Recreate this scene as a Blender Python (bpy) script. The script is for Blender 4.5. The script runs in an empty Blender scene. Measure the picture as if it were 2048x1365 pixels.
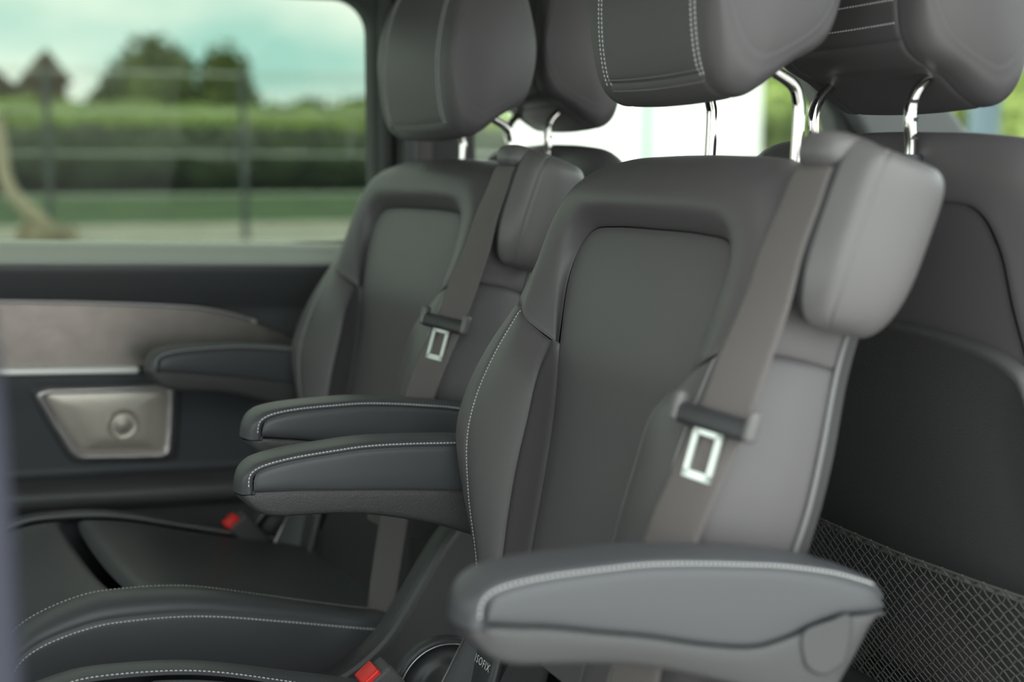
import bpy, bmesh, math, random
import numpy as np
from mathutils import Vector, Matrix
random.seed(4); rng = np.random.default_rng(7)
scene = bpy.context.scene
COL = scene.collection

# ------------------------------------------------------------------ camera
CAM = np.array([0, -1.49, 1.0]); YAW = math.radians(22.5); PIT = math.radians(7.0); FPX = 2844.0
FW = np.array([math.sin(YAW)*math.cos(PIT), math.cos(YAW)*math.cos(PIT), -math.sin(PIT)])
RT = np.array([math.cos(YAW), -math.sin(YAW), 0.0]); UPV = np.cross(RT, FW)
cd = bpy.data.cameras.new('camera'); cam = bpy.data.objects.new('camera', cd); COL.objects.link(cam)
cam.location = CAM; cam.rotation_euler = (math.pi/2-PIT, 0, -YAW)
cd.sensor_width = 36; cd.lens = 36*FPX/2048; cd.clip_start = 0.02; cd.clip_end = 600
cd.dof.use_dof = True; cd.dof.focus_distance = 1.45; cd.dof.aperture_fstop = 3.0
scene.camera = cam
def at(x, y, Y):            # pixel of the photograph -> point on the lateral plane Y
    d = FW + RT*(x-1024)/FPX - UPV*(y-682.5)/FPX
    return CAM + d*((Y-CAM[1])/d[1])

# ------------------------------------------------------------------ world, sun, exposure
w = bpy.data.worlds.new('sky'); scene.world = w; w.use_nodes = True
nt = w.node_tree; N = nt.nodes; N.clear()
def nn(t, **k):
    n = N.new(t)
    for a, b in k.items(): setattr(n, a, b)
    return n
out = nn('ShaderNodeOutputWorld'); bg = nn('ShaderNodeBackground'); tc = nn('ShaderNodeTexCoord')
mp = nn('ShaderNodeMapping'); mp.inputs['Scale'].default_value = (1.0, 1.0, 2.6); mp.inputs['Location'].default_value = (0.9, 2.1, 0.4)
no = nn('ShaderNodeTexNoise'); no.inputs['Scale'].default_value = 3.1; no.inputs['Detail'].default_value = 4; no.inputs['Roughness'].default_value = .5
ra = nn('ShaderNodeValToRGB'); ra.color_ramp.elements[0].position = .36; ra.color_ramp.elements[1].position = .56
mx = nn('ShaderNodeMixRGB'); mx.inputs[1].default_value = (.42, .66, .66, 1); mx.inputs[2].default_value = (1.0, .99, .96, 1)
bg.inputs['Strength'].default_value = 3.2
nt.links.new(tc.outputs['Generated'], mp.inputs[0]); nt.links.new(mp.outputs[0], no.inputs[0]); nt.links.new(no.outputs['Fac'], ra.inputs[0])
nt.links.new(ra.outputs[0], mx.inputs[0]); nt.links.new(mx.outputs[0], bg.inputs[0]); nt.links.new(bg.outputs[0], out.inputs[0])
sd = bpy.data.lights.new('sun', 'SUN'); sd.energy = 2.6; sd.angle = math.radians(3); sd.color = (1, .95, .85)
sun = bpy.data.objects.new('sun', sd); COL.objects.link(sun)
sun.rotation_euler = Vector((.76, -.06, -.66)).to_track_quat('-Z', 'Y').to_euler()
scene.view_settings.view_transform = 'Standard'; scene.view_settings.look = 'None'
scene.view_settings.gamma = 1; scene.view_settings.exposure = 0.2; scene.view_settings.use_curve_mapping = False

# ------------------------------------------------------------------ materials
def mat(name, col, rough=.5, metal=0, bump=0, bscale=300, spec=.5, sheen=0, var=0, vscale=6, col2=None, bdetail=3):
    m = bpy.data.materials.new(name); m.use_nodes = True
    t = m.node_tree; b = t.nodes['Principled BSDF']
    b.inputs['Base Color'].default_value = (*col, 1); b.inputs['Roughness'].default_value = rough
    b.inputs['Metallic'].default_value = metal; b.inputs['Specular IOR Level'].default_value = spec
    b.inputs['Sheen Weight'].default_value = sheen
    c = t.nodes.new('ShaderNodeTexCoord')
    if bump:
        n = t.nodes.new('ShaderNodeTexNoise'); n.inputs['Scale'].default_value = bscale; n.inputs['Detail'].default_value = bdetail
        u = t.nodes.new('ShaderNodeBump'); u.inputs['Strength'].default_value = bump; u.inputs['Distance'].default_value = .001
        t.links.new(c.outputs['Object'], n.inputs[0]); t.links.new(n.outputs['Fac'], u.inputs['Height']); t.links.new(u.outputs[0], b.inputs['Normal'])
    if var:
        n = t.nodes.new('ShaderNodeTexNoise'); n.inputs['Scale'].default_value = vscale; n.inputs['Detail'].default_value = 4
        x = t.nodes.new('ShaderNodeMixRGB'); x.inputs[1].default_value = (*[v*(1-var) for v in col], 1)
        x.inputs[2].default_value = (*(col2 or [min(1, v*(1+var)) for v in col]), 1)
        r = t.nodes.new('ShaderNodeValToRGB'); r.color_ramp.elements[0].position = .35; r.color_ramp.elements[1].position = .65
        t.links.new(c.outputs['Object'], n.inputs[0]); t.links.new(n.outputs['Fac'], r.inputs[0]); t.links.new(r.outputs[0], x.inputs[0])
        t.links.new(x.outputs[0], b.inputs['Base Color'])
    return m
M = {}
M['leather'] = mat('black_leather', (.098, .090, .095), .46, bump=.12, bscale=900, spec=.5, sheen=.0)
M['leather2'] = mat('black_leather_smooth', (.070, .071, .078), .44, bump=.10, bscale=700)
M['grain'] = mat('grained_plastic', (.066, .065, .067), .5, bump=.8, bscale=620)
M['plastic'] = mat('black_plastic', (.036, .037, .040), .45, bump=.15, bscale=800)
M['belt'] = mat('belt_webbing', (.125, .110, .108), .62, bump=.5, bscale=1500, sheen=.1)
M['cover'] = mat('guide_cover_plastic', (.135, .128, .130), .40, bump=.15, bscale=900)
M['thread'] = mat('pale_thread', (.62, .62, .62), .6)
M['dark_thread'] = mat('grey_thread', (.20, .20, .20), .6)
M['chrome'] = mat('chrome', (.56, .54, .52), .09, metal=1)
M['steel'] = mat('tongue_steel', (.74, .78, .76), .30, metal=.75)
M['red'] = mat('red_button', (.75, .015, .012), .35)
M['piping'] = mat('piping', (.14, .138, .14), .38)
M['panel'] = mat('door_panel_leather', (.045, .048, .058), .5, bump=.2, bscale=500)
M['panel_top'] = mat('door_top_leather', (.07, .07, .074), .42, bump=.2, bscale=500)
M['sill'] = mat('window_sill_trim', (.48, .50, .45), .42, bump=.2, bscale=500)
M['trim'] = mat('bronze_trim', (.27, .238, .222), .30, metal=.75, bump=.15, bscale=90, var=.06, vscale=30)
M['silver'] = mat('satin_silver', (.92, .91, .90), .30, metal=.35)
M['silver2'] = mat('satin_grey_metal', (.50, .47, .48), .34, metal=.8)
M['rubber'] = mat('rubber_seal', (.045, .05, .048), .6)
M['ceiling'] = mat('pale_headliner', (.55, .55, .53), .95)
M['headliner'] = mat('dark_lining', (.07, .07, .07), .9, bump=.3, bscale=400)
M['pillar'] = mat('pillar_trim', (.10, .105, .108), .6, bump=.2, bscale=400)
M['carpet'] = mat('carpet', (.03, .03, .032), .95, bump=1, bscale=600)
M['bodypaint'] = mat('dark_blue_paint', (.030, .031, .048), .5, spec=.4)
M['net'] = mat('net_cord', (.115, .112, .108), .7)
M['white_ink'] = mat('white_ink', (.7, .7, .7), .6)
def grille_material():
    m = mat('speaker_grille', (.46, .42, .37), .38, metal=.7)
    t = m.node_tree; b = t.nodes['Principled BSDF']; c = t.nodes.new('ShaderNodeTexCoord')
    v = t.nodes.new('ShaderNodeTexVoronoi'); v.inputs['Scale'].default_value = 420; v.inputs['Randomness'].default_value = .15
    r = t.nodes.new('ShaderNodeValToRGB'); r.color_ramp.elements[0].position = .18; r.color_ramp.elements[1].position = .34
    r.color_ramp.elements[0].color = (.10, .09, .08, 1); r.color_ramp.elements[1].color = (.50, .455, .40, 1)
    t.links.new(c.outputs['Object'], v.inputs[0]); t.links.new(v.outputs['Distance'], r.inputs[0]); t.links.new(r.outputs[0], b.inputs['Base Color'])
    return m
M['grille'] = grille_material()
def glass_material(name, tint):
    m = bpy.data.materials.new(name); m.use_nodes = True; t = m.node_tree; t.nodes.clear()
    o = t.nodes.new('ShaderNodeOutputMaterial'); a = t.nodes.new('ShaderNodeBsdfTransparent'); g = t.nodes.new('ShaderNodeBsdfGlossy')
    lw = t.nodes.new('ShaderNodeLayerWeight'); lw.inputs[0].default_value = .5; p = t.nodes.new('ShaderNodeMath'); p.operation = 'POWER'; p.inputs[1].default_value = 4
    f = t.nodes.new('ShaderNodeMath'); f.operation = 'MULTIPLY_ADD'; f.inputs[1].default_value = .4; f.inputs[2].default_value = .006; x = t.nodes.new('ShaderNodeMixShader')
    t.links.new(lw.outputs['Facing'], p.inputs[0]); t.links.new(p.outputs[0], f.inputs[0])
    a.inputs[0].default_value = (*tint, 1); g.inputs['Roughness'].default_value = .02
    t.links.new(f.outputs[0], x.inputs[0]); t.links.new(a.outputs[0], x.inputs[1]); t.links.new(g.outputs[0], x.inputs[2]); t.links.new(x.outputs[0], o.inputs[0])
    return m
M['tint'] = glass_material('tinted_glass', (.50, .54, .49))
M['clear'] = glass_material('clear_glass', (.90, .93, .90))
M['asphalt'] = mat('pavement', (.34, .32, .26), .9, bump=.5, bscale=20, var=.12, vscale=2)
M['yard'] = mat('yard_paving', (.42, .41, .39), .9, var=.1, vscale=2)
M['grass'] = mat('grass', (.042, .085, .020), .9, var=.3, vscale=1.5)
M['hedge'] = mat('hedge_leaves', (.045, .060, .027), .8, var=.35, vscale=1.2)
M['bush'] = mat('bush_leaves', (.19, .25, .06), .8, var=.25, vscale=.8)
M['tree'] = mat('tree_leaves', (.10, .125, .03), .8, var=.35, vscale=.7)
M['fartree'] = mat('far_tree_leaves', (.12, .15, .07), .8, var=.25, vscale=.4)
M['bark'] = mat('bark', (.16, .13, .09), .9)
M['reflection_tan'] = mat('tan_reflection', (.42, .36, .26), .9)  # tan tone of a glass reflection, used on its made-up solid shape
M['fence'] = mat('fence_green_grey', (.07, .085, .085), .5)
M['wire'] = mat('fence_wire', (.62, .66, .60), .35, metal=.4)
M['brick'] = mat('house_brick', (.17, .12, .08), .9, var=.2, vscale=2)
M['roof'] = mat('house_roof', (.15, .11, .075), .9, var=.2, vscale=2)
M['pane'] = mat('house_window', (.05, .06, .07), .1)
M['white'] = mat('white_render', (.88, .89, .87), .8)
M['grey'] = mat('grey_metal', (.36, .42, .40), .5)
M['blue'] = mat('blue_metal', (.07, .115, .135), .7)

# ------------------------------------------------------------------ mesh helpers
def obj(name, verts, faces, m, parent=None, smooth=True, loc=None):
    me = bpy.data.meshes.new(name); me.from_pydata([tuple(map(float, v)) for v in verts], [], faces); me.update()
    if smooth: me.polygons.foreach_set('use_smooth', [True]*len(me.polygons))
    me.materials.append(M[m]); o = bpy.data.objects.new(name, me); COL.objects.link(o)
    if parent is not None: o.parent = parent
    if loc is not None: o.location = loc
    return o
def tag(o, label=None, cat=None, group=None, kind=None):
    for k, v in (('label', label), ('category', cat), ('group', group), ('kind', kind)):
        if v: o[k] = v
    return o
def empty(name, loc=(0, 0, 0), rz=0):
    o = bpy.data.objects.new(name, None); COL.objects.link(o); o.location = loc; o.rotation_euler = (0, 0, rz); o.empty_display_size = .05
    return o
def copy_tree(o, parent=None):
    c = o.copy(); COL.objects.link(c); c.parent = parent
    for ch in list(o.children): copy_tree(ch, c)
    return c
class MB:
    def __init__(s): s.v = []; s.f = []
    def add(s, v, f):
        n = len(s.v); s.v += [tuple(map(float, a)) for a in v]; s.f += [tuple(i+n for i in a) for a in f]
    def grid(s, P, wu=False, wv=False):
        nu, nv = P.shape[:2]; F = []
        for i in range(nu-(0 if wu else 1)):
            for j in range(nv-(0 if wv else 1)):
                a, b = (i+1) % nu, (j+1) % nv
                F.append((i*nv+j, a*nv+j, a*nv+b, i*nv+b))
        s.add(P.reshape(-1, 3), F)
    def box(s, c, d, R=None):
        c = np.array(c, float); d = np.array(d, float)/2
        v = np.array([(x, y, z) for x in (-1, 1) for y in (-1, 1) for z in (-1, 1)])*d
        if R is not None: v = v @ np.array(R).T
        s.add(v+c, [(0, 1, 3, 2), (4, 6, 7, 5), (0, 4, 5, 1), (2, 3, 7, 6), (0, 2, 6, 4), (1, 5, 7, 3)])
    def tube(s, pts, r, n=10, cap=True):
        pts = np.array(pts, float); k = len(pts); r = np.broadcast_to(np.array(r, float), (k,))
        T = np.gradient(pts, axis=0); T /= np.linalg.norm(T, axis=1)[:, None]+1e-12
        ref = np.array([0, 0, 1.]) if abs(T[0, 2]) < .9 else np.array([1., 0, 0])
        P = np.zeros((k, n, 3)); u = np.cross(T[0], ref); u /= np.linalg.norm(u)
        for i in range(k):
            u = u-T[i]*np.dot(u, T[i]); u /= np.linalg.norm(u); q = np.cross(T[i], u)
            a = np.linspace(0, 2*math.pi, n, endpoint=False)
            P[i] = pts[i]+r[i]*(np.cos(a)[:, None]*u+np.sin(a)[:, None]*q)
        b = len(s.v); s.grid(P, wv=True)
        if cap: s.f.append(tuple(b+i for i in range(n))[::-1]); s.f.append(tuple(b+(k-1)*n+i for i in range(n)))
    def build(s, name, m, parent=None, smooth=True, loc=None): return obj(name, s.v, s.f, m, parent, smooth, loc)
def prism(name, poly, y0, y1, m, parent=None, bevel=.003, seg=2, ax='y', smooth=False, loc=None):
    """polygon in (x, z) swept from y0 to y1 with bevelled edges"""
    bm = bmesh.new(); f = bm.faces.new([bm.verts.new((p[0], y0, p[1])) for p in poly])
    r = bmesh.ops.extrude_face_region(bm, geom=[f]); vs = [g for g in r['geom'] if isinstance(g, bmesh.types.BMVert)]
    for v in vs: v.co.y = y1
    bmesh.ops.recalc_face_normals(bm, faces=bm.faces)
    if bevel:
        es = [e for e in bm.edges if abs(e.verts[0].co.y-e.verts[1].co.y) < 1e-6]
        bmesh.ops.bevel(bm, geom=es, offset=bevel, segments=seg, affect='EDGES', profile=.5, clamp_overlap=True)
    me = bpy.data.meshes.new(name); bm.to_mesh(me); bm.free(); me.materials.append(M[m])
    if smooth: me.polygons.foreach_set('use_smooth', [True]*len(me.polygons))
    o = bpy.data.objects.new(name, me); COL.objects.link(o)
    if parent is not None: o.parent = parent
    if loc is not None: o.location = loc
    return o
def rbox(name, c, d, m, parent=None, bevel=.004, seg=3, R=None):
    bm = bmesh.new(); bmesh.ops.create_cube(bm, size=1)
    for v in bm.verts: v.co = Vector((v.co.x*d[0], v.co.y*d[1], v.co.z*d[2]))
    bmesh.ops.bevel(bm, geom=list(bm.edges), offset=bevel, segments=seg, affect='EDGES', profile=.5, clamp_overlap=True)
    if R is not None: bmesh.ops.transform(bm, matrix=R.to_4x4(), verts=bm.verts)
    bmesh.ops.translate(bm, vec=Vector(c), verts=bm.verts)
    me = bpy.data.meshes.new(name); bm.to_mesh(me); bm.free(); me.materials.append(M[m])
    me.polygons.foreach_set('use_smooth', [True]*len(me.polygons))
    o = bpy.data.objects.new(name, me); COL.objects.link(o)
    if parent is not None: o.parent = parent
    return o
def cr(pts, u, closed=False):
    """Catmull-Rom through pts evaluated at parameters u (0..n-1)"""
    p = np.array(pts, float); n = len(p); u = np.asarray(u, float)
    if closed: p = np.concatenate([p[-1:], p, p[:2]])
    else: p = np.concatenate([2*p[:1]-p[1:2], p, 2*p[-1:]-p[-2:-1]]); u = np.clip(u, 0, n-1-1e-9)
    i = np.floor(u).astype(int); f = (u-i).reshape(-1, *([1]*(p.ndim-1)))
    a, b, c, d = p[i], p[i+1], p[i+2], p[i+3]
    return .5*(2*b+(c-a)*f+(2*a-5*b+4*c-d)*f**2+(3*b-a-3*c+d)*f**3)
def samples(length, n, lo=True, hi=True):
    """0..1 parameters, packed towards the marked ends so that seams can dip"""
    e = np.array([.0007, .0016, .0028, .0045, .007, .011])/max(length, .02); e = e[e < .35]
    u = [0, 1]
    a = e[-1] if lo else 0; b = 1-(e[-1] if hi else 0)
    u += list(np.linspace(a, b, n))
    if lo: u += list(e)
    if hi: u += list(1-e)
    return np.unique(np.clip(np.round(u, 6), 0, 1))
def normals(P):
    n = np.cross(np.gradient(P, axis=0), np.gradient(P, axis=1)); l = np.linalg.norm(n, axis=2, keepdims=True)
    n = n/np.maximum(l, 1e-12); return n
def patch(net, nu, nv, inside, edges='uUvV', depth=.0028, sig=.0032, puff=0):
    """net[v][u] control points -> surface grid whose marked borders sink like sewn seams"""
    net = np.array(net, float); K, S = net.shape[:2]
    Lu = np.linalg.norm(np.diff(net[K//2], axis=0), axis=1).sum(); Lv = np.linalg.norm(np.diff(net[:, S//2], axis=0), axis=1).sum()
    us = samples(Lu, nu, 'u' in edges, 'U' in edges); vs = samples(Lv, nv, 'v' in edges, 'V' in edges)
    C = np.stack([cr(net[k], us*(S-1)) for k in range(K)])          # K, U, 3
    P = cr(C, vs*(K-1)) if K > 2 else C[0][None]*(1-vs)[:, None, None]+C[1][None]*vs[:, None, None]
    P = P.transpose(1, 0, 2)                                         # U, V, 3
    n = normals(P)
    if ((P-np.array(inside))*n).sum(2).mean() < 0: n = -n
    du = np.concatenate([np.zeros((1, len(vs))), np.cumsum(np.linalg.norm(np.diff(P, axis=0), axis=2), 0)])
    dv = np.concatenate([np.zeros((len(us), 1)), np.cumsum(np.linalg.norm(np.diff(P, axis=1), axis=2), 1)], 1)
    d = np.full(P.shape[:2], 9.)
    if 'u' in edges: d = np.minimum(d, du)
    if 'U' in edges: d = np.minimum(d, du[-1:]-du)
    if 'v' in edges: d = np.minimum(d, dv)
    if 'V' in edges: d = np.minimum(d, dv[:, -1:]-dv)
    off = -depth*np.exp(-(d/sig)**1.5)
    if puff: off = off+puff*(np.sin(np.pi*us)[:, None]*np.sin(np.pi*vs)[None, :])**.6
    return P+n*off[..., None], n, du, dv
def pobj(name, pt, m, parent):
    b = MB(); b.grid(pt[0]); return b.build(name, m, parent)
def row_at(pt, dist, end=False):
    """curve running along u at a given distance from the v=0 (or v=1) border, lying on the surface"""
    P, n, du, dv = pt; R = []; Q = []
    for i in range(P.shape[0]):
        d = dv[i] if not end else (dv[i][-1]-dv[i])[::-1]; a = P[i] if not end else P[i][::-1]; q = n[i] if not end else n[i][::-1]
        R.append([np.interp(dist, d, a[:, k]) for k in range(3)]); Q.append([np.interp(dist, d, q[:, k]) for k in range(3)])
    return np.array(R), np.array(Q)
def stitches(name, curve, nrm, parent, m='thread', pitch=.0036, ln=.0026, r=.00045, lift=.0002):
    seg = np.linalg.norm(np.diff(curve, axis=0), axis=1); L = np.concatenate([[0], np.cumsum(seg)])
    b = MB(); x = pitch*.5
    g = lambda A, t: np.array([np.interp(t, L, A[:, k]) for k in range(3)])
    while x+ln < L[-1]:
        p, q, n = g(curve, x), g(curve, x+ln), g(nrm, x+ln/2); t = q-p; t /= np.linalg.norm(t)+1e-9
        n = n/np.linalg.norm(n); s = np.cross(t, n); mid = (p+q)/2+n*(lift+r*1.2)
        p = p+n*lift*.2; q = q+n*lift*.2
        b.add([p-s*r, p+s*r, mid-s*r*1.3-t*ln*.3, mid+s*r*1.3-t*ln*.3, mid-s*r*1.3+t*ln*.3, mid+s*r*1.3+t*ln*.3, q-s*r, q+s*r],
              [(0, 1, 3, 2), (2, 3, 5, 4), (4, 5, 7, 6), (0, 2, 4, 6), (1, 7, 5, 3)])
        x += pitch
    return tag(b.build(name, m, parent), kind='stuff')

# ------------------------------------------------------------------ the van body
XR, XF = -1.55, 2.15
def struct(o, label, cat='structure'): return tag(o, label, cat, kind='structure')
b = MB(); b.box(((XR+XF)/2, 0, -.03), (XF-XR, 1.78, .06)); struct(b.build('floor', 'carpet', smooth=False), 'dark carpeted van floor under the seats', 'floor')
b = MB(); b.box(((XR+1.62)/2, 0, 1.42), (1.62-XR, 1.80, .06)); struct(b.build('ceiling', 'ceiling', smooth=False), 'unseen pale headliner under the van roof', 'ceiling')  # out of view; made pale to bounce light onto the seats
b = MB(); b.box((XR-.02, 0, .40), (.04, 1.7, .80)); struct(b.build('wall_rear', 'headliner', smooth=False), 'dark lower tailgate at the rear of the van', 'wall')
b = MB(); b.box((XF, 0, .48), (.06, 1.7, .98)); struct(b.build('wall_front', 'plastic', smooth=False), 'dark front bulkhead below the windscreen', 'wall')
# far side wall: lower body, pillars and header around the two openings
YW = .80
WX0, WX1, WZ0, WZ1 = -.62, .705, .874, 1.275        # sliding-door window opening
wall = MB()
wall.box(((XR+1.02)/2, YW+.045, .435), (1.02-XR, .05, .87)); wall.box(((XR+WX0-.05)/2, YW+.045, 1.13), (WX0-.05-XR, .05, .52))
wall.box(((XR+1.62)/2, YW+.045, 1.35), (1.62-XR, .05, .10)); wall.box((1.55, YW+.045, .49), (1.16, .05, .96))
struct(wall.build('wall_left', 'plastic', smooth=False), 'dark far side wall of the van body', 'wall')
def rrect(x0, x1, z0, z1, r, n=8):
    P = []
    for cx, cz, a in ((x1-r, z0+r, -90), (x1-r, z1-r, 0), (x0+r, z1-r, 90), (x0+r, z0+r, 180)):
        for i in range(n+1):
            t = math.radians(a+90*i/n); P.append((cx+r*math.cos(t), cz+r*math.sin(t)))
    return P
win = empty('window_1', (0, 0, 0)); struct(win, 'tinted sliding door window looking out on the hedge and fence', 'window')
inn = rrect(WX0, WX1, WZ0, WZ1, .055); outr = []
for (x, z) in inn:                                  # square outer border around a rounded opening
    outr.append((x+(.05 if x > 0 else -.05), z+(.05 if z > 1.07 else -.03)))
n = len(inn); b = MB()
P = np.array([[(x, YW+.062, z) for x, z in inn], [(x, YW+.022, z) for x, z in inn], [(x+math.copysign(.008, x), YW+.012, z+math.copysign(.008, z-1.07)) for x, z in inn], [(x, YW+.016, z) for x, z in outr]])
b.grid(P, wv=True); b.build('window_frame', 'rubber', win)
b = MB(); b.box(((WX0+WX1)/2, YW+.055, (WZ0+WZ1)/2), (WX1-WX0+.06, .004, WZ1-WZ0+.06)); b.build('pane', 'tint', win, smooth=False)
# front door glass, A pillar and windscreen
win = empty('window_2'); struct(win, 'clear front door window behind the front seats', 'window')
prism('pane', [(.86, .95), (1.76, .95), (1.40, 1.31), (.86, 1.31)], YW+.05, YW+.054, 'clear', win, bevel=0)
win = empty('window_3'); struct(win, 'sloping windscreen at the front of the van', 'window')
b = MB(); b.add([(2.10, -.82, .96), (2.10, .82, .96), (1.60, .80, 1.40), (1.60, -.80, 1.40)], [(0, 1, 2, 3)]); b.build('pane', 'clear', win, smooth=False)
win = empty('window_4'); struct(win, 'rear tailgate window of the cabin beyond the left edge', 'window')
b = MB(); b.box((XR-.02, 0, 1.09), (.005, 1.62, .58)); b.build('pane', 'clear', win, smooth=False)
tr = empty('trim_1'); struct(tr, 'grey sloping pillar trim beside the front door window', 'pillar')
prism('pillar_trim', [(1.73, .95), (2.00, .95), (1.62, 1.36), (1.42, 1.36)], YW-.05, YW+.04, 'pillar', tr, bevel=.015, seg=3, smooth=False)
prism('door_seal', [(1.655, .95), (1.75, .95), (1.75, .99), (1.46, 1.335), (1.38, 1.335), (1.60, 1.10)], YW-.015, YW+.05, 'rubber', tr, bevel=.01, seg=3)
tr = empty('trim_2'); struct(tr, 'dark pillar trim between the sliding door window and front door', 'pillar')
prism('pillar_trim', [(.735, 0.0), (.885, 0.0), (.875, 1.0), (.86, 1.38), (.745, 1.38), (.735, 1.0)], YW-.03, YW+.04, 'headliner', tr, bevel=.015, seg=3)
b = MB(); b.tube([(.722, YW-.005, z) for z in np.linspace(.87, 1.31, 12)], .013, 10); b.build('door_seal', 'rubber', tr)
b = MB(); b.box((.775, YW-.036, 1.03), (.03, .004, .5)); b.build('belt_webbing', 'belt', tr, smooth=False)
rbox('belt_cover', (.752, YW-.035, 1.04), (.022, .02, .16), 'pillar', tr, bevel=.006)
# near side: door opening edges
tr = empty('trim_3'); struct(tr, 'blurred dark blue edge of the door opening at left', 'door frame')
e = [at(-48, 480, -.80), at(-24, 640, -.80), at(-8, 780, -.80), (at(6, 960, -.80)), at(16, 1130, -.80), at(25, 1290, -.80), at(29, 1365, -.80), at(35, 1600, -.80)]
poly = [(p[0], p[2]) for p in e]; poly = [(-.14, 1.36), (-.10, 1.1)]+poly+[(.02, 0.0), (-.35, 0.0), (-.35, .84), (-.20, 1.36)]
prism('door_edge', poly, -.89, -.80, 'bodypaint', tr, bevel=.012, seg=3, smooth=False)
b = MB(); b.box(((XR-.35)/2, -.86, .42), (-.35-XR, .05, .84)); b.build('side_panel', 'bodypaint', tr, smooth=False)
b = MB(); b.box(((XR-.30)/2, -.86, 1.10), (-.30-XR, .005, .52)); b.build('side_pane', 'clear', tr, smooth=False)
b = MB(); b.box((1.4, -.86, .5), (.7, .05, 1.0)); b.box((1.10, -.86, 1.15), (.10, .05, .5)); b.build('front_door_side', 'bodypaint', tr, smooth=False)

# sliding door inner panel
D = empty('door_1', (0, 0, 0)); struct(D, 'dark leather inner panel of the far sliding door with bronze trim and speaker', 'door')
def lip(name, rows, m, xs, parent, slope=-.030):
    """rows of (y, z) swept along x; z falls gently towards the front of the van"""
    P = np.array([[(x, y, z+slope*(x-.10)) for (y, z) in rows] for x in xs]); b = MB(); b.grid(P); return b.build(name, m, parent)
xs = np.linspace(-.66, .74, 24)
r_ = lambda c: cr(np.array(c), np.linspace(0, len(c)-1, 40))
lip('window_sill', r_([(YW+.05, .888), (YW+.015, .888), (YW-.004, .884), (YW-.020, .873), (YW-.034, .864), (YW-.040, .859), (YW-.039, .855)]), 'sill', xs, D)
lip('upper_panel', r_([(YW-.037, .860), (YW-.039, .845), (YW-.03, .815), (YW-.02, .795), (YW-.012, .775), (YW-.01, .70)]), 'panel_top', xs, D)
top = [(-.66, .835), (-.3, .822), (.105, .799), (.20, .794), (.30, .787), (.36, .782), (.407, .776), (.45, .766), (.49, .752), (.53, .732), (.565, .712), (.60, .698)]
poly = top+[(.60, .672), (.30, .686), (-.66, .729)]
prism('trim_panel', poly, YW-.026, YW-.005, 'trim', D, bevel=.005, seg=3)
b = MB(); b.tube([(x, YW-.027, z) for x, z in cr(top, np.linspace(0, 8.0, 40))], .0028, 8); b.build('trim_edge', 'silver2', D)
prism('chrome_strip', [(-.66, .731), (.30, .6905), (.305, .686), (.30, .6795), (-.66, .716)], YW-.042, YW-.02, 'silver', D, bevel=.003)
lip('lower_panel', r_([(YW-.012, .700), (YW-.02, .68), (YW-.018, .62), (YW-.018, .55), (YW-.02, .530), (YW-.03, .521)]), 'panel', xs, D)
lip('ledge', r_([(YW-.028, .522), (YW-.055, .516), (YW-.070, .508), (YW-.072, .49), (YW-.062, .478), (YW-.05, .45), (YW-.045, .2), (YW-.045, .02)]), 'panel_top', xs, D)
b = MB(); b.tube([(x, YW-.0315, .5275-.03*(x-.1)) for x in xs], .0014, 6); b.build('panel_seam', 'plastic', D)
# speaker (a part of the door) with frame, grille and dome
def spk(px): return [(at(x, y, YW-.03)[0], at(x, y, YW-.03)[2]) for x, y in px]
so = [(72, 792), (80, 781), (96, 777), (220, 774), (330, 770), (344, 772), (350, 786), (348, 850), (345, 900), (341, 912), (328, 917), (250, 919), (165, 921), (150, 917), (138, 905), (105, 852)]
si = [(90, 797), (95, 790), (104, 788), (220, 785), (322, 781), (331, 783), (335, 792), (334, 850), (331, 894), (328, 903), (318, 906), (250, 908), (172, 909), (160, 906), (151, 896), (120, 849)]
sp = prism('speaker', spk([(x+(x-215)*.10, y+(y-846)*.12) for x, y in so]), YW-.022, YW-.012, 'plastic', D, bevel=.003)
A, B = spk(so), spk(si); n = len(A)
P = np.array([[(x, YW-.020, z) for x, z in A], [(x, YW-.030, z) for x, z in A], [(x*.5+u*.5, YW-.034, z*.5+v*.5) for (x, z), (u, v) in zip(A, B)], [(x, YW-.031, z) for x, z in B], [(x, YW-.022, z) for x, z in B]])
b = MB(); b.grid(P, wv=True); b.build('speaker_frame', 'silver2', sp)
cx, cz = np.mean([p[0] for p in B]), np.mean([p[1] for p in B]); dc = at(246, 850, YW-.03)
G = []
for k in np.linspace(0, 1, 24):
    G.append([(cx+(x-cx)*k, 0, cz+(z-cz)*k) for x, z in cr(np.array(B), np.linspace(0, n, 97)[:-1], closed=True)])
G = np.array(G); rr = np.hypot(G[..., 0]-dc[0], G[..., 2]-dc[2])
G[..., 1] = YW-.0235-.003*(1-np.linspace(0, 1, 24)[:, None]**4)
b = MB(); b.grid(G, wv=True); b.build('speaker_grille', 'grille', sp)
R = .0225; prof = [(R*1.12, -.0255), (R*1.05, -.0285), (R, -.0292), (R*.9, -.0275), (R*.75, -.0272), (R*.5, -.0282), (R*.25, -.029), (0.0001, -.0293)]
b = MB(); a = np.linspace(0, 2*math.pi, 40, endpoint=False)
b.grid(np.array([[(dc[0]+q*math.cos(t), YW+y, dc[2]+q*math.sin(t)) for t in a] for q, y in prof]), wv=True); b.build('tweeter_dome', 'grille', sp)

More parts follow.
